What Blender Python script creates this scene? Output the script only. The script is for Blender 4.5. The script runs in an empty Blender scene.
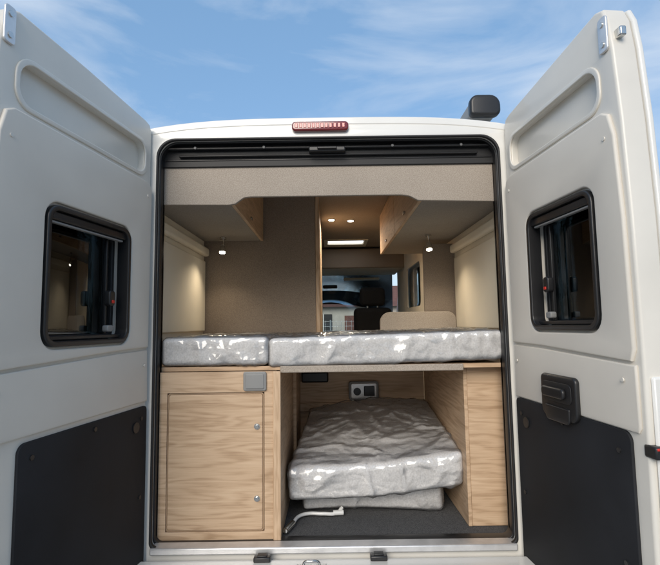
import bpy, math, random, bmesh
import numpy as np
from mathutils import Matrix, Vector, noise
random.seed(7); np.random.seed(7)
R=math.radians
scn=bpy.context.scene; COL=bpy.context.collection
scn.view_settings.view_transform='Standard'; scn.view_settings.look='None'; scn.view_settings.exposure=0

# ------------------------------------------------------------------ materials
def mat(name,col,rough=.5,metal=0,coat=0,bump=0,bscale=60,var=0,vscale=4,spec=.5,bdist=.002):
    m=bpy.data.materials.new(name);m.use_nodes=True;nt=m.node_tree;b=nt.nodes['Principled BSDF']
    b.inputs['Base Color'].default_value=(*col,1);b.inputs['Roughness'].default_value=rough
    b.inputs['Metallic'].default_value=metal;b.inputs['Coat Weight'].default_value=coat;b.inputs['Coat Roughness'].default_value=.08
    b.inputs['Specular IOR Level'].default_value=spec
    tc=nt.nodes.new('ShaderNodeTexCoord')
    if var:
        n=nt.nodes.new('ShaderNodeTexNoise');n.inputs['Scale'].default_value=vscale;n.inputs['Detail'].default_value=6
        nt.links.new(tc.outputs['Object'],n.inputs['Vector'])
        r=nt.nodes.new('ShaderNodeValToRGB');r.color_ramp.elements[0].position=.3;r.color_ramp.elements[1].position=.7
        r.color_ramp.elements[0].color=(*[c*(1-var) for c in col],1);r.color_ramp.elements[1].color=(*[min(1,c*(1+var)) for c in col],1)
        nt.links.new(n.outputs['Fac'],r.inputs['Fac']);nt.links.new(r.outputs['Color'],b.inputs['Base Color'])
        mr=nt.nodes.new('ShaderNodeMapRange');mr.inputs['To Min'].default_value=max(0,rough-.08);mr.inputs['To Max'].default_value=min(1,rough+.08)
        nt.links.new(n.outputs['Fac'],mr.inputs['Value']);nt.links.new(mr.outputs[0],b.inputs['Roughness'])
    if bump:
        n2=nt.nodes.new('ShaderNodeTexNoise');n2.inputs['Scale'].default_value=bscale;n2.inputs['Detail'].default_value=4
        nt.links.new(tc.outputs['Object'],n2.inputs['Vector'])
        bp=nt.nodes.new('ShaderNodeBump');bp.inputs['Strength'].default_value=bump;bp.inputs['Distance'].default_value=bdist
        nt.links.new(n2.outputs['Fac'],bp.inputs['Height']);nt.links.new(bp.outputs['Normal'],b.inputs['Normal'])
    return m
def speckle(name,c1,c2,scale=350,rough=.85,bump=.3):
    m=bpy.data.materials.new(name);m.use_nodes=True;nt=m.node_tree;b=nt.nodes['Principled BSDF']
    tc=nt.nodes.new('ShaderNodeTexCoord');n=nt.nodes.new('ShaderNodeTexNoise');n.inputs['Scale'].default_value=scale;n.inputs['Detail'].default_value=2
    n3=nt.nodes.new('ShaderNodeTexNoise');n3.inputs['Scale'].default_value=3;n3.inputs['Detail'].default_value=3
    r=nt.nodes.new('ShaderNodeValToRGB');r.color_ramp.elements[0].position=.38;r.color_ramp.elements[1].position=.62
    r.color_ramp.elements[0].color=(*c1,1);r.color_ramp.elements[1].color=(*c2,1)
    mx=nt.nodes.new('ShaderNodeMix');mx.data_type='RGBA';mx.blend_type='MULTIPLY';mx.inputs[0].default_value=.25
    nt.links.new(tc.outputs['Object'],n.inputs['Vector']);nt.links.new(tc.outputs['Object'],n3.inputs['Vector']);nt.links.new(n.outputs['Fac'],r.inputs['Fac'])
    nt.links.new(r.outputs['Color'],mx.inputs[6]);nt.links.new(n3.outputs['Fac'],mx.inputs[7]);nt.links.new(mx.outputs[2],b.inputs['Base Color'])
    b.inputs['Roughness'].default_value=rough;b.inputs['Specular IOR Level'].default_value=.3
    bp=nt.nodes.new('ShaderNodeBump');bp.inputs['Strength'].default_value=bump;bp.inputs['Distance'].default_value=.001
    nt.links.new(n.outputs['Fac'],bp.inputs['Height']);nt.links.new(bp.outputs['Normal'],b.inputs['Normal'])
    return m
def wood(name,scale,tint=1.0,off=(0,0,0)):
    m=bpy.data.materials.new(name);m.use_nodes=True;nt=m.node_tree;b=nt.nodes['Principled BSDF'];L=nt.links.new
    tc=nt.nodes.new('ShaderNodeTexCoord');mp=nt.nodes.new('ShaderNodeMapping');mp.inputs['Scale'].default_value=scale;mp.inputs['Location'].default_value=off
    L(tc.outputs['Object'],mp.inputs['Vector'])
    n=nt.nodes.new('ShaderNodeTexNoise');n.inputs['Scale'].default_value=1.0;n.inputs['Detail'].default_value=3;n.inputs['Roughness'].default_value=.45;n.inputs['Distortion'].default_value=.4
    L(mp.outputs[0],n.inputs['Vector'])
    ml=nt.nodes.new('ShaderNodeMath');ml.operation='MULTIPLY';ml.inputs[1].default_value=60;L(n.outputs['Fac'],ml.inputs[0])
    sn=nt.nodes.new('ShaderNodeMath');sn.operation='SINE';L(ml.outputs[0],sn.inputs[0])
    mr=nt.nodes.new('ShaderNodeMapRange');mr.inputs['From Min'].default_value=-1;L(sn.outputs[0],mr.inputs['Value'])
    mp2=nt.nodes.new('ShaderNodeMapping');mp2.inputs['Scale'].default_value=[q*(3.5 if q>5 else 1) for q in scale];L(tc.outputs['Object'],mp2.inputs['Vector'])
    n2=nt.nodes.new('ShaderNodeTexNoise');n2.inputs['Scale'].default_value=5;n2.inputs['Detail'].default_value=5;n2.inputs['Roughness'].default_value=.7;L(mp2.outputs[0],n2.inputs['Vector'])
    n4=nt.nodes.new('ShaderNodeTexNoise');n4.inputs['Scale'].default_value=1.3;n4.inputs['Detail'].default_value=2;L(mp.outputs[0],n4.inputs['Vector'])
    a=nt.nodes.new('ShaderNodeMix');a.inputs[0].default_value=.76;L(mr.outputs[0],a.inputs[2]);L(n2.outputs['Fac'],a.inputs[3])
    a2=nt.nodes.new('ShaderNodeMix');a2.inputs[0].default_value=.3;L(a.outputs[0],a2.inputs[2]);L(n4.outputs['Fac'],a2.inputs[3])
    r=nt.nodes.new('ShaderNodeValToRGB');e=r.color_ramp.elements
    e[0].position=.31;e[0].color=(.40*tint,.262*tint,.155*tint,1);e[1].position=.68;e[1].color=(.65*tint,.475*tint,.315*tint,1)
    x=e.new(.48);x.color=(.56*tint,.39*tint,.25*tint,1)
    L(a2.outputs[0],r.inputs['Fac'])
    L(r.outputs['Color'],b.inputs['Base Color']);b.inputs['Roughness'].default_value=.48;b.inputs['Specular IOR Level'].default_value=.4
    bp=nt.nodes.new('ShaderNodeBump');bp.inputs['Strength'].default_value=.15;bp.inputs['Distance'].default_value=.001;L(n2.outputs['Fac'],bp.inputs['Height']);L(bp.outputs[0],b.inputs['Normal'])
    return m
def glass(name,tint,minf=.06):
    m=bpy.data.materials.new(name);m.use_nodes=True;nt=m.node_tree;nt.nodes.clear();L=nt.links.new
    o=nt.nodes.new('ShaderNodeOutputMaterial');t=nt.nodes.new('ShaderNodeBsdfTransparent');t.inputs[0].default_value=(*tint,1)
    g=nt.nodes.new('ShaderNodeBsdfGlossy');g.inputs['Roughness'].default_value=.02;g.inputs[0].default_value=(.9,.93,.95,1)
    f=nt.nodes.new('ShaderNodeFresnel');f.inputs[0].default_value=1.5
    ad=nt.nodes.new('ShaderNodeMath');ad.inputs[1].default_value=minf;L(f.outputs[0],ad.inputs[0])
    mx=nt.nodes.new('ShaderNodeMixShader');L(ad.outputs[0],mx.inputs[0]);L(t.outputs[0],mx.inputs[1]);L(g.outputs[0],mx.inputs[2]);L(mx.outputs[0],o.inputs[0])
    return m
def emis(name,col,s):
    m=bpy.data.materials.new(name);m.use_nodes=True;b=m.node_tree.nodes['Principled BSDF'];b.inputs['Base Color'].default_value=(*col,1)
    b.inputs['Emission Color'].default_value=(*col,1);b.inputs['Emission Strength'].default_value=s;return m

WHITE=mat("white_paint",(.76,.745,.70),.32,coat=.5,bump=.12,bscale=18,var=.03,vscale=6)
WHITE2=mat("white_paint_inner",(.72,.685,.615),.38,coat=.25,bump=.15,bscale=25,var=.04,vscale=5)
TRIM=mat("door_trim_plastic",(.69,.645,.57),.5,bump=.25,bscale=500,var=.035,vscale=4,bdist=.0006)
BLACK=mat("black_rubber",(.012,.012,.013),.55,bump=.2,bscale=200)
BOARD=mat("black_door_board",(.016,.017,.020),.68,bump=.5,bscale=700,var=.35,vscale=3,bdist=.0006,spec=.3)
PLAST=mat("black_plastic",(.016,.016,.017),.35,bump=.1,bscale=300)
STEEL=mat("steel",(.62,.62,.60),.25,metal=1,var=.08,vscale=30)
ALU=mat("aluminium_sill",(.70,.70,.70),.38,metal=.6,var=.1,vscale=20)
WV=wood("oak_laminate_cabinet",(1.3,3,11))
WY=wood("oak_laminate_side",(3,1.3,11),tint=.97,off=(3,1,2))
WVV=wood("oak_laminate_vertical",(11,3,1.3),off=(1,5,2))
EDGE=mat("oak_edge_band",(.36,.24,.145),.5,var=.08,vscale=40)
TAUPE=speckle("taupe_wall_panel",(.27,.215,.168),(.385,.315,.25))
VAL=speckle("valance_fabric",(.37,.315,.26),(.50,.435,.365),scale=260)
CREAM=mat("cream_wall_lining",(.78,.71,.57),.75,bump=.3,bscale=300,var=.03,bdist=.0008)
CEIL=speckle("ceiling_lining",(.34,.28,.22),(.42,.35,.28),scale=200)
GREYU=speckle("locker_underside",(.31,.28,.24),(.40,.365,.32),scale=300)
CARPET=speckle("dark_floor_lining",(.055,.056,.058),(.135,.135,.137),scale=330,rough=.9,bump=.8)
GREYP=mat("grey_plastic",(.25,.25,.245),.45)
DGLASS=glass("tinted_glass",(.14,.15,.15),.05)
CGLASS=glass("clear_glass",(.78,.84,.84),.03)
WSCREEN=glass("windscreen_glass",(.85,.9,.9),.0)
TYRE=mat("tyre_rubber",(.02,.02,.02),.8,bump=.3,bscale=80)
SEATM=speckle("seat_fabric",(.012,.012,.013),(.03,.03,.032),scale=200)
RED=mat("red_lens",(.42,.008,.008),.12,coat=1)
REDD=mat("dark_red_lens",(.16,.004,.006),.2,coat=1)
LAMP=emis("lamp_glow",(1,.9,.74),14)
REDK=mat("red_knob",(.6,.03,.02),.4)

# ------------------------------------------------------------------ helpers
def finish(me,name,m,parent=None,angle=35):
    if m and not me.materials: me.materials.append(m)
    me.shade_smooth(); me.set_sharp_from_angle(angle=R(angle))
    o=bpy.data.objects.new(name,me);COL.objects.link(o)
    if parent: adopt(o,parent)
    return o
def adopt(o,p):
    o.parent=p;o.matrix_parent_inverse=Matrix.Translation(p.location).inverted()
def empty(name,loc):
    e=bpy.data.objects.new(name,None);e.location=loc;e.empty_display_size=.1;COL.objects.link(e);return e
def bev(o,b,seg=2):
    md=o.modifiers.new("bevel",'BEVEL');md.width=b;md.segments=seg;md.limit_method='ANGLE';md.angle_limit=R(40)
def box(name,x0,x1,y0,y1,z0,z1,m,parent=None,b=.003,seg=2):
    v=[(x,y,z) for x in(x0,x1) for y in(y0,y1) for z in(z0,z1)]
    f=[(0,1,3,2),(4,6,7,5),(0,4,5,1),(2,3,7,6),(0,2,6,4),(1,5,7,3)]
    me=bpy.data.meshes.new(name);me.from_pydata(v,[],f);me.update()
    o=finish(me,name,m,parent)
    if b: bev(o,b,seg)
    return o
def rr(x0,x1,y0,y1,r,n=6):
    if not hasattr(r,'__len__'): r=[r]*4
    pts=[];cs=[(x0,y0,180,r[0]),(x1,y0,270,r[1]),(x1,y1,0,r[2]),(x0,y1,90,r[3])]
    for cx,cy,a,q in cs:
        if q<=0: pts.append((cx,cy));continue
        ox=cx+q if cx==x0 else cx-q; oy=cy+q if cy==y0 else cy-q
        for i in range(n+1):
            t=R(a+90*i/n);pts.append((ox+q*math.cos(t),oy+q*math.sin(t)))
    return pts
def frame(o,xd,yd):
    x=Vector(xd).normalized();y=Vector(yd).normalized();z=x.cross(y)
    M=Matrix((x,y,z)).transposed().to_4x4();M.translation=Vector(o);return M
def plate(name,loops,z0,z1,fr,m,parent=None,b=.002,res=2):
    c=bpy.data.curves.new(name,'CURVE');c.dimensions='2D';c.fill_mode='BOTH'
    for lp in loops:
        s=c.splines.new('POLY');s.points.add(len(lp)-1)
        for p,q in zip(s.points,lp): p.co=(q[0],q[1],0,1)
        s.use_cyclic_u=True
    t=z1-z0; c.extrude=max(t/2-b,0);c.bevel_depth=b;c.bevel_resolution=res;c.offset=-b
    o=bpy.data.objects.new(name+"_tmp",c);COL.objects.link(o)
    dg=bpy.context.evaluated_depsgraph_get();me=bpy.data.meshes.new_from_object(o.evaluated_get(dg))
    bpy.data.objects.remove(o)
    me.transform(fr@Matrix.Translation((0,0,(z0+z1)/2)))
    me.materials.clear()
    bm=bmesh.new();bm.from_mesh(me);bmesh.ops.remove_doubles(bm,verts=bm.verts,dist=1e-5);bmesh.ops.recalc_face_normals(bm,faces=bm.faces);bm.to_mesh(me);bm.free()
    me.name=name
    return finish(me,name,m,parent)
def cyl(name,p,d,r,h,m,parent=None,n=24,r2=None,b=0):
    d=Vector(d).normalized();q=d.to_track_quat('Z','Y').to_matrix();p=Vector(p);r2=r if r2 is None else r2
    v=[];
    for i in range(n):
        a=2*math.pi*i/n;v.append(p+q@Vector((r*math.cos(a),r*math.sin(a),0)))
    for i in range(n):
        a=2*math.pi*i/n;v.append(p+q@Vector((r2*math.cos(a),r2*math.sin(a),h)))
    f=[(i,(i+1)%n,n+(i+1)%n,n+i) for i in range(n)]+[tuple(range(n-1,-1,-1)),tuple(range(n,2*n))]
    me=bpy.data.meshes.new(name);me.from_pydata(v,[],f);me.update();o=finish(me,name,m,parent)
    if b: bev(o,b)
    return o
def tube(name,pts,r,m,parent=None,smooth=True):
    c=bpy.data.curves.new(name,'CURVE');c.dimensions='3D';c.bevel_depth=r;c.bevel_resolution=4;c.use_fill_caps=True
    s=c.splines.new('BEZIER' if smooth else 'POLY')
    if smooth:
        s.bezier_points.add(len(pts)-1)
        for p,q in zip(s.bezier_points,pts): p.co=q;p.handle_left_type=p.handle_right_type='AUTO'
    else:
        s.points.add(len(pts)-1)
        for p,q in zip(s.points,pts): p.co=(*q,1)
    o=bpy.data.objects.new(name+"_t",c);COL.objects.link(o)
    dg=bpy.context.evaluated_depsgraph_get();me=bpy.data.meshes.new_from_object(o.evaluated_get(dg));bpy.data.objects.remove(o)
    me.materials.clear();return finish(me,name,m,parent)
def mesh(name,v,f,m,parent=None):
    me=bpy.data.meshes.new(name);me.from_pydata(v,[],f);me.update();return finish(me,name,m,parent)

XZ=lambda y:frame((0,y,0),(1,0,0),(0,0,1))     # local z -> -Y (towards the rear)
YZ=lambda x:frame((x,0,0),(0,1,0),(0,0,1))     # local z -> +X
XY=lambda z:frame((0,0,z),(1,0,0),(0,1,0))

# ------------------------------------------------------------------ van body
van=empty("camper_van",(0,2.5,0))
OPEN=rr(-.782,.782,.562,2.36,[.03,.03,.085,.085],8)
def arc_top(w,zc,zs,n=20):
    return [(w-2*w*i/n, zs+(zc-zs)*(1-abs(1-2*i/n)**3.6)) for i in range(n+1)]
rear_out=[(-.96,.40),(.96,.40),(.99,1.2),(.97,2.0),(.95,2.31),(.925,2.375)]+arc_top(.87,2.457,2.405)+[(-.925,2.375),(-.95,2.31),(-.97,2.0),(-.99,1.2)]
plate("rear_frame",[rear_out,OPEN],-.005,.03,XZ(.02),WHITE,van,b=.006,res=3)
prof=[(.955,2.29),(.95,2.32),(.925,2.38)]+arc_top(.87,2.457,2.407,24)+[(-.925,2.38),(-.95,2.32),(-.955,2.29)]
ys=[(-.012,-.035),(-.004,-.018),(.02,-.004),(.06,.004),(.5,.02),(2,.04),(4.1,.04)]
v=[]
for y,dz in ys:
    for x,z in prof: v.append((x,y,z+dz))
n=len(prof);f=[(j*n+i,j*n+i+1,(j+1)*n+i+1,(j+1)*n+i) for j in range(len(ys)-1) for i in range(n-1)]
roof=mesh("roof",v,f,WHITE,van);sm=roof.modifiers.new("s",'SOLIDIFY');sm.thickness=.008;sm.offset=1
for x in(-.55,-.2,.2,.55): box("roof_rib",x-.05,x+.05,.5,3.9,2.47,2.50,WHITE,van,b=.012,seg=3)
IN1=rr(-.772,.772,.572,2.350,[.03,.03,.08,.08],8)
plate("door_seal",[OPEN,IN1],.028,.046,XZ(.02),BLACK,van,b=.0045,res=3)
plate("seal_channel",[rr(-.80,.80,.555,2.372,[.03,.03,.09,.09],8),rr(-.775,.775,.572,2.352,[.03,.03,.08,.08],8)],-.06,0,XZ(.02),PLAST,van,b=.003)
box("header_lining",-.78,.78,.055,.075,2.25,2.38,BLACK,van)
box("header_rail",-.76,.76,.03,.055,2.326,2.338,PLAST,van,b=.004)
box("header_rail_low",-.70,.70,.035,.055,2.293,2.302,PLAST,van,b=.004)
box("top_catch",-.09,.08,.0,.05,2.30,2.325,PLAST,van,b=.006)
box("top_catch_pin",-.05,.04,-.012,.0,2.308,2.318,PLAST,van,b=.003)
for x in(-.62,-.3,.3,.62): cyl("header_screw",(x,.029,2.332),(0,-1,0),.006,.006,GREYP,van,12)
plate("brake_light",[rr(-.165,.095,2.385,2.43,.018)],0,.03,XZ(-.002),REDD,van,b=.008,res=3)
for i in range(12): box("brake_light_led",-.15+i*.0195,-.137+i*.0195,-.0345,-.031,2.398,2.419,RED,van,b=.003)
side=[(-.0,.40),(4.6,.40),(5.35,.42),(5.55,.75),(5.45,1.08),(4.95,1.30),(4.25,2.25),(4.05,2.38),(0,2.345)]
cabwin=[(3.72,1.35),(4.72,1.35),(4.18,2.02),(3.78,2.05)]
sidewin=rr(2.45,3.25,1.68,2.12,.07)
for sx in(-1,1):
    nm="side_right" if sx>0 else "side_left"
    fr=YZ(.965*sx)
    plate(nm,[side,cabwin,sidewin],-.015,.015,fr,WHITE,van,b=.004)
    plate(nm+"_cab_glass",[cabwin],-.004,.004,fr,CGLASS,van,b=.001)
    plate(nm+"_glass",[sidewin],-.004,.004,fr,DGLASS if sx<0 else CGLASS,van,b=.001)
    if sx>0: plate(nm+"_window_frame",[rr(2.40,3.30,1.63,2.17,.09),rr(2.47,3.23,1.70,2.10,.06)],.012,.03,fr,PLAST,van,b=.004)
    for wy in(1.0,4.75):
        w=[];segs=36
        profw=[(.20,-.09),(.30,-.10),(.335,-.08),(.345,-.04),(.345,.04),(.335,.08),(.30,.10),(.20,.09)]
        X0=.86*sx
        for i in range(segs):
            a=2*math.pi*i/segs
            for r_,o_ in profw: w.append((X0+o_,wy+r_*math.cos(a),.345+r_*math.sin(a)))
        k=len(profw);ff=[(i*k+j,((i+1)%segs)*k+j,((i+1)%segs)*k+j+1,i*k+j+1) for i in range(segs) for j in range(k-1)]
        mesh("tyre",w,ff,TYRE,van)
        cyl("wheel_rim",(X0-.07,wy,.345),(1,0,0),.205,.14,STEEL,van,32)
        cyl("wheel_hub",(X0+(.07 if sx>0 else -.10),wy,.345),(1,0,0),.06,.03,GREYP,van,20)
def quad(nm,pts,m,th=.006):
    o=mesh(nm,pts,[(0,1,2,3)],m,van);s=o.modifiers.new("s",'SOLIDIFY');s.thickness=th;return o
quad("windscreen",[(-.93,4.95,1.31),(.93,4.95,1.31),(.85,4.28,2.20),(-.85,4.28,2.20)],WSCREEN)
quad("bonnet",[(-.96,4.97,1.29),(.96,4.97,1.29),(.94,5.48,1.07),(-.94,5.48,1.07)],WHITE,.02)
quad("nose",[(-.96,5.48,1.06),(.96,5.48,1.06),(.96,5.56,.45),(-.96,5.56,.45)],WHITE,.02)
quad("roof_front",[(-.92,4.05,2.44),(.92,4.05,2.44),(.90,4.30,2.21),(-.90,4.30,2.21)],WHITE,.02)
box("floor_pan",-.95,.95,.02,5.4,.42,.555,PLAST,van,b=.01)
box("cargo_floor",-.90,.90,.02,4.0,.556,.565,CARPET,van,b=0)
box("entry_sill",-.775,.775,-.035,.03,.545,.574,ALU,van,b=.006,seg=3)
box("bumper_step",-.95,.95,-.16,-.04,.40,.535,WHITE,van,b=.02,seg=4)
box("bumper",-1.0,1.0,-.24,-.165,.30,.47,PLAST,van,b=.025,seg=4)
for x in(-.295,.185):
    box("sill_catch",x-.035,x+.035,-.085,-.045,.535,.556,PLAST,van,b=.005)
    box("sill_catch_top",x-.02,x+.02,-.08,-.05,.556,.562,PLAST,van,b=.002)
tube("lock_striker",[(-.12,-.12,.536),(-.12,-.12,.552),(-.09,-.125,.56),(-.06,-.12,.552),(-.06,-.12,.536)],.005,STEEL,van)
box("striker_plate",-.15,-.03,-.14,-.10,.533,.539,STEEL,van,b=.002)

# interior linings
for s in(-1,1):
    plate("wall_lining_"+("right" if s>0 else "left"),[[(.055,.56),(4.0,.56),(4.0,2.39),(.055,2.36)],sidewin],-.008,.008,YZ(.885*s),CREAM,van,b=.001)
plate("ceiling",[[(-.82,.08),(.82,.08),(.82,4.05),(-.82,4.05)],[(-.02,2.95),(.38,2.95),(.38,3.3),(-.02,3.3)]],-.004,.004,XY(2.427),CEIL,van,b=.001)
for s in(-1,1):
    xs=sorted((s*.815,s*.893));box("ceiling_cove",xs[0],xs[1],.08,4.05,2.37,2.385,CEIL,van)
HATCH=emis("hatch_daylight_glow",(.9,.95,1),2.2)  # emission stands in for daylight through the hatch, no lamp here
box("roof_hatch_glow_panel",-.015,.375,2.96,3.18,2.428,2.434,HATCH,van,b=0)  # self-lit panel in place of an opening, roof above is closed
for a in((-.06,-.02,2.92,3.33),(.38,.42,2.92,3.33),(-.02,.38,3.18,3.33),(-.02,.38,2.91,2.95)):
    box("roof_hatch_frame",a[0],a[1],a[2],a[3],2.41,2.43,CREAM,van)
for s in(-1,1):
    xs=sorted((s*.877,s*.835));box("wall_ledge",xs[0],xs[1],.06,1.14,1.985,2.045,CREAM,van,b=.016,seg=4)
    xs=sorted((s*.877,s*.862));box("wall_pad",xs[0],xs[1],.06,1.14,1.47,1.955,CREAM,van,b=.008,seg=3)
    xs=sorted((s*.775,s*.87));box("pillar_trim",xs[0],xs[1],.05,.075,.575,2.30,CREAM,van,b=.006)
val=[(-.79,2.075),(-.47,2.07),(-.44,2.075),(-.42,2.09),(-.40,2.104),(-.37,2.108),(.34,2.108),(.38,2.102),(.42,2.08),(.79,2.07),(.79,2.285),(-.79,2.285)]
plate("rear_valance",[val],0,.02,XZ(.085),VAL,van,b=.003)
box("valance_piping",-.77,.77,.052,.062,2.278,2.286,PLAST,van,b=.003)
plate("bathroom_wall",[[(-.876,1.33),(-.10,1.33),(-.10,2.42),(-.82,2.42),(-.876,2.365)]],0,.03,XZ(1.18),TAUPE,van,b=.002)
box("bathroom_corner_trim",-.099,-.07,1.148,1.185,1.33,2.421,WVV,van,b=.005)
box("bathroom_side_wall",-.10,-.075,1.186,2.4,.57,2.421,WY,van,b=.003)
plate("right_wall_panel",[rr(.655,.876,1.33,2.06,[0,0,0,.05])],0,.025,XZ(1.19),TAUPE,van,b=.003)
plate("bed_head_rail",[rr(.34,.86,1.33,1.585,[0,0,.06,.07],8)],0,.04,XZ(1.16),VAL,van,b=.006)
box("bed_base",-.875,.875,.075,1.14,1.298,1.318,WV,van,b=.002)
box("bed_base_lip",-.232,.60,.055,.074,1.288,1.318,VAL,van,b=.004)
box("dashboard",-.86,.86,4.35,4.98,.95,1.33,PLAST,van,b=.07,seg=4)
box("cab_headliner",-.88,.88,3.45,4.25,2.17,2.20,CREAM,van,b=.01)
box("cab_header",-.88,.88,3.40,3.45,2.17,2.40,TAUPE,van,b=.01)
for x in(-.45,.42): box("sun_visor",x-.24,x+.24,4.12,4.27,2.10,2.125,CREAM,van,b=.01)
box("interior_mirror",-.1,.1,4.30,4.33,2.0,2.05,PLAST,van,b=.02)
tp=[];cx=Vector((-.42,4.2,1.40))
for i in range(29):
    a=2*math.pi*i/28;tp.append(cx+Matrix.Rotation(R(-55),3,'X')@Vector((.2*math.cos(a),.2*math.sin(a),0)))
tube("steering_wheel_rim",[tuple(p) for p in tp],.016,PLAST,van,False)
cyl("steering_hub",cx,(0,.8,-.6),.07,.05,PLAST,van)
tube("steering_spoke",[tuple(cx+Vector((-.19,0,0))),tuple(cx),tuple(cx+Vector((.19,0,0)))],.014,PLAST,van,False)

# ------------------------------------------------------------------ cab seats
def seat(x):
    s=empty("cab_seat",(x,3.7,.9))
    box("seat_base",x-.24,x+.24,3.5,4.0,.8,1.04,SEATM,s,b=.05,seg=4)
    box("seat_pedestal",x-.2,x+.2,3.55,3.95,.56,.8,PLAST,s,b=.02)
    box("backrest",x-.225,x+.225,3.42,3.54,1.02,1.70,SEATM,s,b=.058,seg=6)
    box("headrest",x-.15,x+.15,3.43,3.53,1.72,1.94,SEATM,s,b=.049,seg=6)
    for q in(-.06,.06): cyl("headrest_post",(x+q,3.48,1.66),(0,0,1),.008,.08,STEEL,s,10)
seat(.50);seat(-.5)
# ------------------------------------------------------------------ overhead lockers
def locker(x0,x1,y0,y1,z0,z1,inner):
    L=empty("overhead_locker",((x0+x1)/2,(y0+y1)/2,(z0+z1)/2))
    box("carcass",x0,x1,y0,y1,z0+.012,z1-.06,GREYU,L,b=.004)
    box("carcass_top",x0+(.075 if x0<0 else 0),x1-(.075 if x0>0 else 0),y0,y1,z1-.059,z1,GREYU,L,b=.004)
    box("underside",x0,x1,y0,y1,z0,z0+.011,GREYU,L,b=.003)
    k=2 if y1-y0>1.2 else 1;d=(y1-y0)/k
    for i in range(k):
        a=y0+i*d+.006;b_=y0+(i+1)*d-.006
        if inner>0: box("flap_door",x1+.001,x1+.019,a,b_,z0-.004,z1,WY,L,b=.003)
        else: box("flap_door",x0-.019,x0-.001,a,b_,z0-.004,z1,WY,L,b=.003)
        yy=(a+b_)/2;xx=x1+.024 if inner>0 else x0-.024
        box("catch",xx-.004,xx+.004,yy-.025,yy+.025,z0+.03,z0+.045,STEEL,L,b=.002)
locker(-.876,-.48,.10,1.145,2.095,2.42,1)
locker(.45,.876,.10,1.85,2.095,2.42,-1)
# ------------------------------------------------------------------ lamps
def rlamp(x,y,z):
    L=empty("reading_lamp",(x,y,z))
    cyl("mount",(x,y,z),(0,0,-1),.022,.012,STEEL,L,20)
    tube("stem",[(x,y,z-.01),(x+.005,y,z-.04),(x,y-.01,z-.06)],.005,STEEL,L)
    cyl("shade",(x,y-.01,z-.055),(0,-.25,-1),.014,.05,STEEL,L,20,r2=.024)
    cyl("bulb",(x,y-.0225,z-.105),(0,-.25,-1),.019,.003,LAMP,L,16)
    l=bpy.data.lights.new("bulb_light",'SPOT');l.energy=7.0;l.color=(1,.84,.62);l.spot_size=R(125);l.spot_blend=1;l.shadow_soft_size=.02
    lo=bpy.data.objects.new("bulb_light",l);lo.location=(x,y-.03,z-.115);lo.rotation_euler=(R(-15),0,0);COL.objects.link(lo);adopt(lo,L)
rlamp(-.71,1.0,2.094);rlamp(.66,1.0,2.094)
def dlamp(x,y):
    L=empty("ceiling_downlight",(x,y,2.44))
    cyl("bezel",(x,y,2.4225),(0,0,-1),.035,.006,STEEL,L,24);cyl("lens",(x,y,2.416),(0,0,-1),.025,.002,LAMP,L,20)
    l=bpy.data.lights.new("downlight",'SPOT');l.energy=28;l.color=(1,.88,.7);l.spot_size=R(160);l.spot_blend=.9;l.shadow_soft_size=.03
    lo=bpy.data.objects.new("downlight",l);lo.location=(x,y,2.41);COL.objects.link(lo);adopt(lo,L)
dlamp(.19,2.0);dlamp(0.02,1.95)
# ------------------------------------------------------------------ under-bed furniture
cab=empty("storage_cabinet",(-.51,.5,.94))
plate("front_panel",[[(-.772,.567),(-.248,.567),(-.248,1.297),(-.772,1.297)],[(-.738,.605),(-.302,.605),(-.302,1.205),(-.738,1.205)]],0,.018,XZ(.066),WV,cab,b=.0015)
plate("door_edge",[rr(-.736,-.304,.607,1.203,.012),rr(-.731,-.309,.612,1.198,.01)],0,.0165,XZ(.066),EDGE,cab,b=.001)
plate("cupboard_door",[rr(-.730,-.310,.613,1.197,.01)],0,.0185,XZ(.066),WV,cab,b=.0025)
box("side_panel",-.248,-.230,.048,1.12,.567,1.287,WY,cab,b=.002)
box("carcass_base",-.87,-.25,.07,1.12,.567,.58,WY,cab,b=.001)
box("corner_post",-.262,-.228,.036,.05,.567,1.297,WVV,cab,b=.004)
for z in(1.055,.745):
    cyl("knob_ring",(-.335,.047,z),(0,-1,0),.013,.004,STEEL,cab,20);cyl("knob",(-.335,.043,z),(0,-1,0),.009,.008,STEEL,cab,20,b=.002)
plate("socket_plate",[rr(-.395,-.292,1.212,1.297,.010)],0,.012,XZ(.047),GREYP,cab,b=.003)
plate("socket_flap",[rr(-.385,-.302,1.222,1.287,.006)],.012,.017,XZ(.047),GREYP,cab,b=.002)
bx=empty("bench_box",(.75,.6,.9))
box("front_panel",.643,.872,.165,.183,.567,1.297,WV,bx,b=.002)
box("side_panel",.625,.642,.16,1.12,.567,1.297,WY,bx,b=.002)
bw=empty("storage_bulkhead",(.2,1.12,.9))
box("panel",-.229,.624,1.122,1.14,.567,1.297,WV,bw,b=.002)
box("batten",-.21,.30,1.09,1.121,.93,.985,WY,bw,b=.003)
box("upright",-.229,-.21,.75,1.12,.58,1.28,WY,bw,b=.002)
box("cable_duct",-.2,-.02,1.08,1.12,1.12,1.19,PLAST,bw,b=.01)
so=empty("power_socket",(.21,1.1,1.07))
plate("housing",[rr(.115,.315,1.0,1.125,.02)],0,.04,XZ(1.12),GREYP,so,b=.008)
plate("face",[rr(.13,.30,1.012,1.112,.012)],.04,.05,XZ(1.12),ALU,so,b=.003)
cyl("outlet",(.17,1.069,1.06),(0,-1,0),.025,.008,PLAST,so);box("switch",.215,.285,1.06,1.069,1.03,1.095,PLAST,so,b=.004)
cf=empty("crank_handle",(-.1,.25,.58))
WPL=mat("white_coated_metal",(.75,.75,.73),.28,coat=.4)
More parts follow.
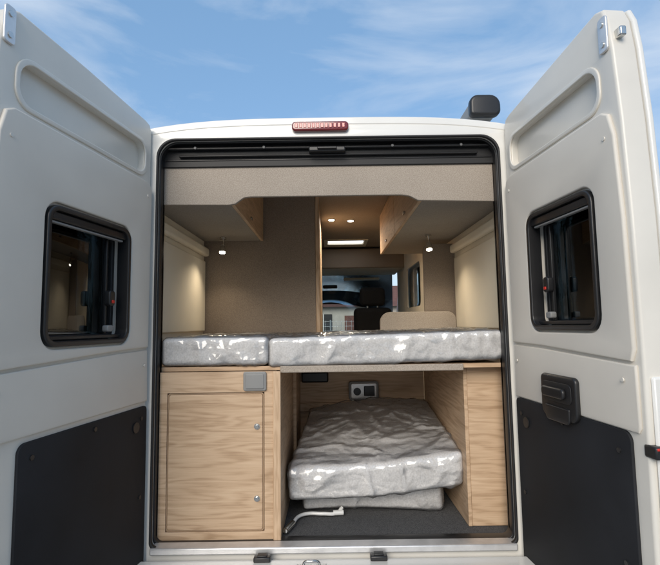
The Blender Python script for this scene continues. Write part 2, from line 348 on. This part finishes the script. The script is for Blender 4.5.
tube("bar",[(-.215,.10,.583),(-.19,.18,.583),(-.16,.27,.583),(-.12,.295,.583),(-.05,.29,.583),(.02,.30,.583),(.045,.32,.60)],.0085,WPL,cf)
cyl("grip",(-.215,.10,.583),(.31,1,0),.0135,.09,STEEL,cf,16)
cyl("grip_end",(.0,.298,.583),(1,.1,0),.012,.05,WPL,cf,16)

# ------------------------------------------------------------------ mattresses
TICK=speckle("mattress_ticking",(.66,.655,.645),(.80,.795,.785),scale=130,rough=.8,bump=.4)
def film_mat():
    m=bpy.data.materials.new("plastic_film");m.use_nodes=True;nt=m.node_tree;nt.nodes.clear();L=nt.links.new
    o=nt.nodes.new('ShaderNodeOutputMaterial');t=nt.nodes.new('ShaderNodeBsdfTransparent');t.inputs[0].default_value=(.985,.985,.99,1)
    g=nt.nodes.new('ShaderNodeBsdfGlossy');g.inputs['Roughness'].default_value=.12;d=nt.nodes.new('ShaderNodeBsdfDiffuse');d.inputs[0].default_value=(.93,.93,.94,1)
    tc=nt.nodes.new('ShaderNodeTexCoord')
    n=nt.nodes.new('ShaderNodeTexNoise');n.inputs['Scale'].default_value=14;n.inputs['Detail'].default_value=5;n.inputs['Distortion'].default_value=1.6
    n.noise_type='RIDGED_MULTIFRACTAL'
    mp=nt.nodes.new('ShaderNodeMapping');mp.inputs['Rotation'].default_value=(.3,.2,.5);mp.inputs['Scale'].default_value=(.6,1.2,1.0)
    L(tc.outputs['Object'],mp.inputs[0]);L(mp.outputs[0],n.inputs['Vector'])
    b=nt.nodes.new('ShaderNodeBump');b.inputs['Strength'].default_value=.65;b.inputs['Distance'].default_value=.014
    vo=nt.nodes.new('ShaderNodeTexVoronoi');vo.inputs['Scale'].default_value=9
    nd=nt.nodes.new('ShaderNodeTexNoise');nd.inputs['Scale'].default_value=5;nd.inputs['Detail'].default_value=3;L(tc.outputs['Object'],nd.inputs['Vector'])
    va=nt.nodes.new('ShaderNodeVectorMath');va.operation='MULTIPLY_ADD';va.inputs[1].default_value=(.35,.35,.35);L(nd.outputs['Color'],va.inputs[0]);L(mp.outputs[0],va.inputs[2]);L(va.outputs[0],vo.inputs['Vector'])
    hm=nt.nodes.new('ShaderNodeMath');hm.operation='MULTIPLY_ADD';hm.inputs[1].default_value=.25;L(n.outputs['Fac'],hm.inputs[0]);L(vo.outputs['Distance'],hm.inputs[2]);L(hm.outputs[0],b.inputs['Height'])
    L(b.outputs[0],g.inputs['Normal'])
    f=nt.nodes.new('ShaderNodeFresnel');f.inputs[0].default_value=1.45;L(b.outputs[0],f.inputs['Normal'])
    ad=nt.nodes.new('ShaderNodeMath');ad.operation='MULTIPLY_ADD';ad.inputs[1].default_value=.9;ad.inputs[2].default_value=.06;ad.use_clamp=True;L(f.outputs[0],ad.inputs[0])
    mr=nt.nodes.new('ShaderNodeMapRange');mr.inputs['From Min'].default_value=.9;mr.inputs['From Max'].default_value=1.8;mr.inputs['To Min'].default_value=.10;mr.inputs['To Max'].default_value=.6;L(n.outputs['Fac'],mr.inputs['Value'])
    m1=nt.nodes.new('ShaderNodeMixShader');L(mr.outputs[0],m1.inputs[0]);L(t.outputs[0],m1.inputs[1]);L(d.outputs[0],m1.inputs[2])
    m2=nt.nodes.new('ShaderNodeMixShader');L(ad.outputs[0],m2.inputs[0]);L(m1.outputs[0],m2.inputs[1]);L(g.outputs[0],m2.inputs[2]);L(m2.outputs[0],o.inputs[0])
    return m
FILM=film_mat()
def rbox(dx,dy,dz,r,st):
    def lin(d): k=max(2,int(d/st));return np.linspace(-d/2,d/2,k+1)
    X,Y,Z=lin(dx),lin(dy),lin(dz);V=[];F=[]
    def grid(A,B,fn,flip):
        b=len(V)
        for a in A:
            for c in B: V.append(fn(a,c))
        m=len(B)
        for i in range(len(A)-1):
            for j in range(m-1):
                q=(b+i*m+j,b+(i+1)*m+j,b+(i+1)*m+j+1,b+i*m+j+1);F.append(q[::-1] if flip else q)
    grid(X,Y,lambda a,c:(a,c,dz/2),False);grid(X,Y,lambda a,c:(a,c,-dz/2),True)
    grid(X,Z,lambda a,c:(a,-dy/2,c),False);grid(X,Z,lambda a,c:(a,dy/2,c),True)
    grid(Y,Z,lambda a,c:(dx/2,a,c),False);grid(Y,Z,lambda a,c:(-dx/2,a,c),True)
    out=[]
    for p in V:
        c=[max(-d/2+r,min(d/2-r,q)) for q,d in zip(p,(dx,dy,dz))]
        e=Vector(p)-Vector(c);nrm=e.normalized() if e.length>1e-9 else Vector((0,0,1))
        out.append((Vector(c)+nrm*r,nrm))
    return out,F
def ridged(p,o=3):
    s=0;a=1;f=1
    for _ in range(o):
        s+=a*(1-abs(noise.noise(p*f)))**5;a*=.5;f*=2.1
    return s
def mattress(name,dx,dy,dz,warp,seed,parent_loc,wr=1.0,st=.010):
    P=empty(name,parent_loc)
    for part,off,amp,fr,m in (("foam_core",0,.0012,4,TICK),("plastic_wrap",.005,.0085,9,FILM)):
        pts,F=rbox(dx+2*off,dy+2*off,dz+2*off,.022+off,st);vs=[]
        for p,nr in pts:
            q=Vector((p.x*1.0,p.y*1.3,p.z*.45))*fr*.6+Vector((seed,seed*2,0))
            w=noise.noise_vector(q*.6)*.7
            d=(ridged(q+w)-.7)*amp*wr
            if off: d=max(d,-.003)
            vs.append(warp(p+nr*d))
        me=bpy.data.meshes.new(part);me.from_pydata(vs,[],F);me.update()
        bm=bmesh.new();bm.from_mesh(me);bmesh.ops.remove_doubles(bm,verts=bm.verts,dist=.0015);bmesh.ops.recalc_face_normals(bm,faces=bm.faces);bm.to_mesh(me);bm.free()
        finish(me,part,m,P,180)
    return P
def shift(c): c=Vector(c); return lambda p:p+c
mattress("mattress",.49,1.08,.125,shift((-.53,.60,1.387)),3,(-.53,.6,1.387))
mattress("mattress",1.08,1.08,.130,lambda p:p+Vector((.255,.60,1.390+.012*(p.x/.54))),11,(.255,.6,1.39))
def warp_up(p):
    u=p.x/.86+.5;w=p.y/.70+.5
    x=(-.215)*(1-u)*(1-w)+.628*u*(1-w)+(-.13)*(1-u)*w+.60*u*w
    y=.24*(1-u)*(1-w)+.22*u*(1-w)+.95*w
    z=(.735)*(1-u)*(1-w)+.805*u*(1-w)+.905*(1-u)*w+.95*u*w
    z+=.03*math.sin(math.pi*u)*w-.018*math.sin(math.pi*u)*(1-w)
    return Vector((x,y,z+p.z))
mattress("mattress",.86,.70,.15,warp_up,23,(.2,.6,.87),wr=1.5)
def warp_lo(p):
    u=p.x/.66+.5;w=p.y/.5+.5;h=p.z/.12+.5
    x=-.15+.70*u;y=.36+.5*w+.02*math.sin(5*u)
    zt=.645+.07*u+.13*w
    return Vector((x,y,.572+(zt-.572)*h))
mattress("mattress",.66,.5,.12,warp_lo,31,(.2,.6,.64),wr=1.3)

# ------------------------------------------------------------------ rear doors (part of the van)
def door(sgn,ang):
    nm="rear_door_"+("right" if sgn>0 else "left")
    D=empty(nm,(sgn*.8,-.02,1.4));adopt(D,van)
    d=Vector((sgn*math.sin(R(ang)),-math.cos(R(ang)),0))
    inn=Vector((-sgn*math.cos(R(ang)),-math.sin(R(ang)),0))
    M=Matrix((d,Vector((0,0,1)),inn)).transposed().to_4x4();M.translation=Vector((sgn*.79,-.02,0))
    P=lambda n,l,z0,z1,m,b=.003,res=2: plate(nm+"_"+n,l,z0,z1,M,m,D,b=b,res=res)
    E=.76 if sgn>0 else .86
    TH=-.115
    outl=[(-.0,.40),(E-.03,.40),(E,.44),(E,.9),(E+.005,1.4),(E+.0,1.8),(E-.012,2.1),(E-.03,2.33),(E-.045,2.43),(E-.065,2.475),(E-.10,2.488),(.45,2.468),(.05,2.43),(.015,2.42),(0,2.39)]
    if sgn<0: outl=[(a,b-(.035*a/E if b>2.4 else 0)) for a,b in outl]
    wz0,wz1,ws0,ws1=(1.447,1.90,.175,.625) if sgn<0 else (1.475,1.93,.19,.60)
    hole=rr(ws0,ws1,wz0,wz1,.05)
    P("skin",[outl,hole],TH,TH+.02,WHITE,.008,4)
    inl=[(x*.985+.006 if x>.4 else x+.004,y) for x,y in outl]
    pocket=rr(.06,E-.11,2.175,2.315,[.05,.05,.06,.045])
    P("shell",[inl,hole,pocket],TH+.021,-.014,WHITE2,.010,4)
    P("pocket_back",[rr(.04,E-.09,2.15,2.33,.05)],-.07,-.045,WHITE2,.004)
    P("pocket_lip",[rr(.045,E-.095,2.16,2.33,[.06,.06,.07,.055]),rr(.062,E-.112,2.177,2.313,[.05,.05,.06,.045])],-.016,-.008,WHITE2,.004,3)
    tr=[(.02,1.415),(.25,1.41),(E-.035,1.385),(E-.02,1.42),(E-.025,1.8),(E-.04,2.06),(E-.06,2.13),(E-.09,2.147),(.06,2.145),(.025,2.13),(.015,2.1)]
    P("upper_trim",[tr,rr(ws0-.012,ws1+.012,wz0-.012,wz1+.012,.06)],-.016,0,TRIM,.007,4)
    P("waist_band",[[(.012,1.185),(E-.03,1.185),(E-.02,1.20),(E-.022,1.375),(.25,1.400),(.02,1.405)]],-.016,-.004,TRIM,.006,3)
    bt=1.168 if sgn<0 else 1.182
    P("lower_board",[rr(.016,.70,.46,bt,[.02,.02,.03,.02])],-.014,-.004,BOARD,.002)
    P("window_frame",[rr(ws0-.004,ws1+.004,wz0-.004,wz1+.004,.052),rr(ws0+.014,ws1-.014,wz0+.014,wz1-.014,.038)],-.05,.004,PLAST,.005,3)
    P("window_glass",[rr(ws0+.008,ws1-.008,wz0+.008,wz1-.008,.04)],-.085,-.079,DGLASS,.001)
    P("window_outer_rim",[rr(ws0+.010,ws1-.010,wz0+.010,wz1-.010,.04),rr(ws0+.028,ws1-.028,wz0+.032,wz1-.028,.03)],-.078,-.062,BLACK,.003)
    P("blind_cassette",[rr(ws0+.016,ws1-.016,wz1-.045,wz1-.016,.006)],-.04,-.008,PLAST,.005)
    P("blind_rail",[rr(ws0+.03,ws1-.03,wz1-.054,wz1-.047,.003)],-.03,-.014,GREYP,.002)
    P("bottom_rail",[rr(ws0+.02,ws1-.02,wz0+.016,wz0+.03,.004)],-.042,-.016,PLAST,.003)
    for sx,rd in((ws0+.075,1),(ws1-.05,0)):
        P("stay_bar",[rr(sx,sx+.012,wz0+.03,wz1-.05,.004)],-.058,-.045,PLAST,.003)
        if rd:
            P("stay_knob",[rr(sx-.012,sx+.024,wz0+.14,wz0+.20,.012)],-.045,-.018,PLAST,.006)
            P("stay_red",[rr(sx-.002,sx+.014,wz0+.150,wz0+.162,.003)],-.018,-.014,REDK,.002)
            P("stay_latch",[rr(sx-.006,sx+.03,wz0+.04,wz0+.065,.008)],-.045,-.02,GREYP,.004)
    def stud(s,z,r=.009,m=PLAST,z0=-.004):
        cyl(nm+"_stud",M@Vector((s,z,z0)),inn,r,.004,m,D,14)
    for s,z in((.06,1.12),(.36,1.14),(.65,1.12),(.06,.8),(.65,.8),(.36,.6)): stud(s,z,.008,PLAST)
    stud(.10,1.09,.022,PLAST,-.003)
    for s,z in((.05,1.34),(E-.07,1.33),(.05,2.08),(E-.08,2.06)): stud(s,z,.006,WHITE2,-.001)
    P("top_bolt_bracket",[rr(E-.085,E-.045,2.33,2.445,.012)],-.014,-.006,ALU,.003)
    for z in(2.355,2.42): stud(E-.065,z,.009,STEEL,-.006)
    def ebox(n,s0,s1,y0,y1,z0,z1,m,b=.003):
        vv=[M@Vector((a,b_,c)) for a in(s0,s1) for b_ in(y0,y1) for c in(z0,z1)]
        f=[(0,1,3,2),(4,6,7,5),(0,4,5,1),(2,3,7,6),(0,2,6,4),(1,5,7,3)]
        me=bpy.data.meshes.new(n);me.from_pydata(vv,[],f);me.update()
        bm=bmesh.new();bm.from_mesh(me);bmesh.ops.recalc_face_normals(bm,faces=bm.faces);bm.to_mesh(me);bm.free()
        o=finish(me,nm+"_"+n,m,D);bev(o,b);return o
    ebox("edge_flange",E-.004,E+.010,.5,1.345,TH+.005,-.030,WHITE,.008)
    ebox("latch_block",E-.02,E+.026,1.125,1.160,-.062,-.010,PLAST,.006)
    ebox("latch_claw",E+.022,E+.032,1.128,1.145,-.10,-.05,STEEL,.003)
    ebox("latch_clip",E+.0,E+.028,1.150,1.157,-.026,-.014,REDK,.002)
    ebox("top_striker",E-.045,E-.015,2.36,2.39,-.05,-.03,STEEL,.004)
    for z in(.75,1.45,2.2): ebox("hinge",-.03,.02,z-.05,z+.05,-.07,-.03,WHITE,.006)
    if sgn>0:
        P("handle_bezel",[rr(.255,.475,1.155,1.31,[.035,.035,.02,.02])],-.006,.014,PLAST,.008,4)
        P("handle_recess",[rr(.275,.455,1.215,1.285,.02)],.014,.018,BLACK,.002)
        P("handle_lever",[rr(.29,.43,1.23,1.268,.015)],.018,.034,PLAST,.007,4)
        P("handle_foot",[rr(.29,.44,1.145,1.2,[.02,.02,.005,.005])],.010,.020,PLAST,.005,3)
door(-1,9.0);door(1,5.0)

# ------------------------------------------------------------------ awning
aw=empty("roof_awning",(.74,2,2.5))
plate("awning_case",[rr(.675,.805,2.475,2.565,[.02,.03,.045,.035])],-3.6,0,XZ(.06),GREYP,aw,b=.004)
plate("awning_end_cap",[rr(.668,.812,2.468,2.572,[.02,.03,.05,.04])],0,.045,XZ(.06),PLAST,aw,b=.014,res=4)
for y in(.8,2.2,3.6): box("awning_bracket",.80,.84,y,y+.12,2.44,2.52,PLAST,aw)

# ------------------------------------------------------------------ surroundings
G=mat("gravel_ground",(.17,.16,.145),.9,bump=.6,bscale=30,var=.25,vscale=.6,bdist=.02)
mesh("ground",[(-400,-400,0),(400,-400,0),(400,400,0),(-400,400,0)],[(0,1,2,3)],G)
PAVE=mat("concrete_yard",(.36,.35,.33),.85,bump=.4,bscale=60,var=.15,vscale=1.5,bdist=.005)
mesh("concrete_yard",[(-9,-12,.004),(9,-12,.004),(9,14,.004),(-9,14,.004)],[(0,1,2,3)],PAVE)
LEAF=mat("foliage",(.055,.085,.03),.7,var=.5,vscale=1.2)
BARK=mat("bark",(.10,.075,.055),.9,bump=.6,bscale=15,bdist=.02)
V=[];F=[];MI=[]
def addtrunk(x,y,h,r):
    n=7;b=len(V)
    for k,(zz,rr_) in enumerate(((0,r*1.3),(h*.35,r*.9),(h*.8,r*.3))):
        for i in range(n):
            a=2*math.pi*i/n;V.append((x+rr_*math.cos(a)+.1*k,y+rr_*math.sin(a),zz))
    for k in range(2):
        for i in range(n): F.append((b+k*n+i,b+k*n+(i+1)%n,b+(k+1)*n+(i+1)%n,b+(k+1)*n+i));MI.append(1)
def leaves(cx,cy,cz,R_,cnt,sz):
    for _ in range(cnt):
        d=Vector(np.random.normal(size=3)).normalized()*R_*(random.random()**.4);c=Vector((cx,cy,cz))+Vector((d.x,d.y,d.z*.8))
        a=Vector(np.random.normal(size=3)).normalized();b=a.cross(Vector(np.random.normal(size=3))).normalized()
        s=sz*random.uniform(.6,1.3);i=len(V);V.extend([c-a*s,c+b*s*.6,c+a*s,c-b*s*.6]);F.append((i,i+1,i+2,i+3));MI.append(0)
for i in range(46):
    a=2*math.pi*i/46+random.uniform(-.05,.05);rad=random.uniform(21,29)
    x,y=rad*math.sin(a),2+rad*math.cos(a);h=random.uniform(4.5,6.5)
    if abs(x)<7 and y>0: continue
    addtrunk(x,y,h,.16)
    for _ in range(7): leaves(x+random.uniform(-1.6,1.6),y+random.uniform(-1.6,1.6),random.uniform(1.4,h),random.uniform(.8,1.5),110,.17)
me=bpy.data.meshes.new("tree_line");me.from_pydata(V,[],F);me.materials.append(LEAF);me.materials.append(BARK);me.polygons.foreach_set('material_index',MI);me.update()
o=bpy.data.objects.new("tree_line",me);COL.objects.link(o)
# house seen through the windscreen
H=empty("rendered_house",(0,30,2));HW=mat("house_render",(.50,.47,.42),.9,bump=.4,bscale=20,var=.08)
ROOFT=mat("roof_tiles",(.16,.07,.05),.8,bump=.5,bscale=12,var=.2)
box("walls",-6,7,28,36,0,2.7,HW,H,b=.02)
mesh("roof",[(-6.5,27.5,2.66),(7.5,27.5,2.66),(7.5,36.5,2.66),(-6.5,36.5,2.66),(-6.5,32,4.3),(7.5,32,4.3)],[(0,1,5,4),(2,3,4,5),(0,4,3),(1,2,5)],ROOFT,H)
for x in(-4,-1,2.5,5):
    box("window",x,x+1.1,27.93,28.05,1.0,2.2,PLAST,H);box("window_sill",x-.1,x+1.2,27.85,28.0,.9,.99,WHITE,H);box("window_bar",x+.52,x+.58,27.91,27.93,1.0,2.2,WHITE,H)
box("door",.9,1.8,27.93,28.05,0,2.1,ROOFT,H)
fe=empty("wire_fence",(0,16,1))
for i in range(17):
    cyl("post",(-8+i,16,0),(0,0,1),.03,1.7,STEEL,fe,8)
for k in range(9): tube("wire",[(-8,16,.2+k*.18),(8,16,.2+k*.18)],.006,STEEL,fe,False)
V=[];F=[]
for k in range(80):
    x=-8+k*.2;i=len(V);V+=[(x,16.01,.1),(x+.012,16.01,.1),(x+.012,16.01,1.68),(x,16.01,1.68)];F.append((i,i+1,i+2,i+3))
mesh("vertical_wires",V,F,STEEL,fe)

# ------------------------------------------------------------------ sky + sun
SUN_EL=28;SUN_AZ=196
w=bpy.data.worlds.new("World");scn.world=w;w.use_nodes=True;nt=w.node_tree;L=nt.links.new
bg=nt.nodes['Background'];sky=nt.nodes.new('ShaderNodeTexSky');sky.sky_type='NISHITA';sky.sun_disc=False
sky.sun_elevation=R(SUN_EL);sky.sun_rotation=R(SUN_AZ);sky.air_density=1.0;sky.dust_density=.8;sky.ozone_density=1.0
tc=nt.nodes.new('ShaderNodeTexCoord');mp=nt.nodes.new('ShaderNodeMapping');mp.inputs['Scale'].default_value=(1.0,1.3,4.0);mp.inputs['Rotation'].default_value=(0,R(14),R(20))
n=nt.nodes.new('ShaderNodeTexNoise');n.inputs['Scale'].default_value=2.0;n.inputs['Detail'].default_value=8;n.inputs['Roughness'].default_value=.54;n.inputs['Distortion'].default_value=.6
L(tc.outputs['Generated'],mp.inputs[0]);L(mp.outputs[0],n.inputs['Vector'])
rp=nt.nodes.new('ShaderNodeMapRange');rp.inputs['From Min'].default_value=.40;rp.inputs['From Max'].default_value=.70;rp.inputs['To Max'].default_value=.72;L(n.outputs['Fac'],rp.inputs['Value'])
hz=nt.nodes.new('ShaderNodeMix');hz.data_type='RGBA';hz.inputs[0].default_value=.45;hz.inputs[7].default_value=(2.2,4.3,7.2,1);L(sky.outputs[0],hz.inputs[6])
mx=nt.nodes.new('ShaderNodeMix');mx.data_type='RGBA';mx.inputs[7].default_value=(5.4,6.0,6.8,1)
L(rp.outputs[0],mx.inputs[0]);L(hz.outputs[2],mx.inputs[6]);L(mx.outputs[2],bg.inputs[0]);bg.inputs[1].default_value=.14
s=bpy.data.lights.new("sun",'SUN');s.energy=2.5;s.angle=R(36);s.color=(1,.91,.79)
so_=bpy.data.objects.new("sun",s);COL.objects.link(so_)
az=R(SUN_AZ);el=R(SUN_EL);dv=Vector((math.sin(az)*math.cos(el),math.cos(az)*math.cos(el),math.sin(el)))
so_.rotation_euler=dv.to_track_quat('Z','Y').to_euler();so_.location=(0,-10,12)

# ------------------------------------------------------------------ camera
c=bpy.data.cameras.new("camera");c.sensor_width=36;c.lens=470/660*36;c.clip_start=.02;c.clip_end=1500
cam=bpy.data.objects.new("camera",c);COL.objects.link(cam)
cam.matrix_world=Matrix.Translation((0,-2.1,1.5))@(Matrix.Rotation(R(95.2),4,'X')@Matrix.Rotation(R(-.8),4,'Z'))
scn.camera=cam
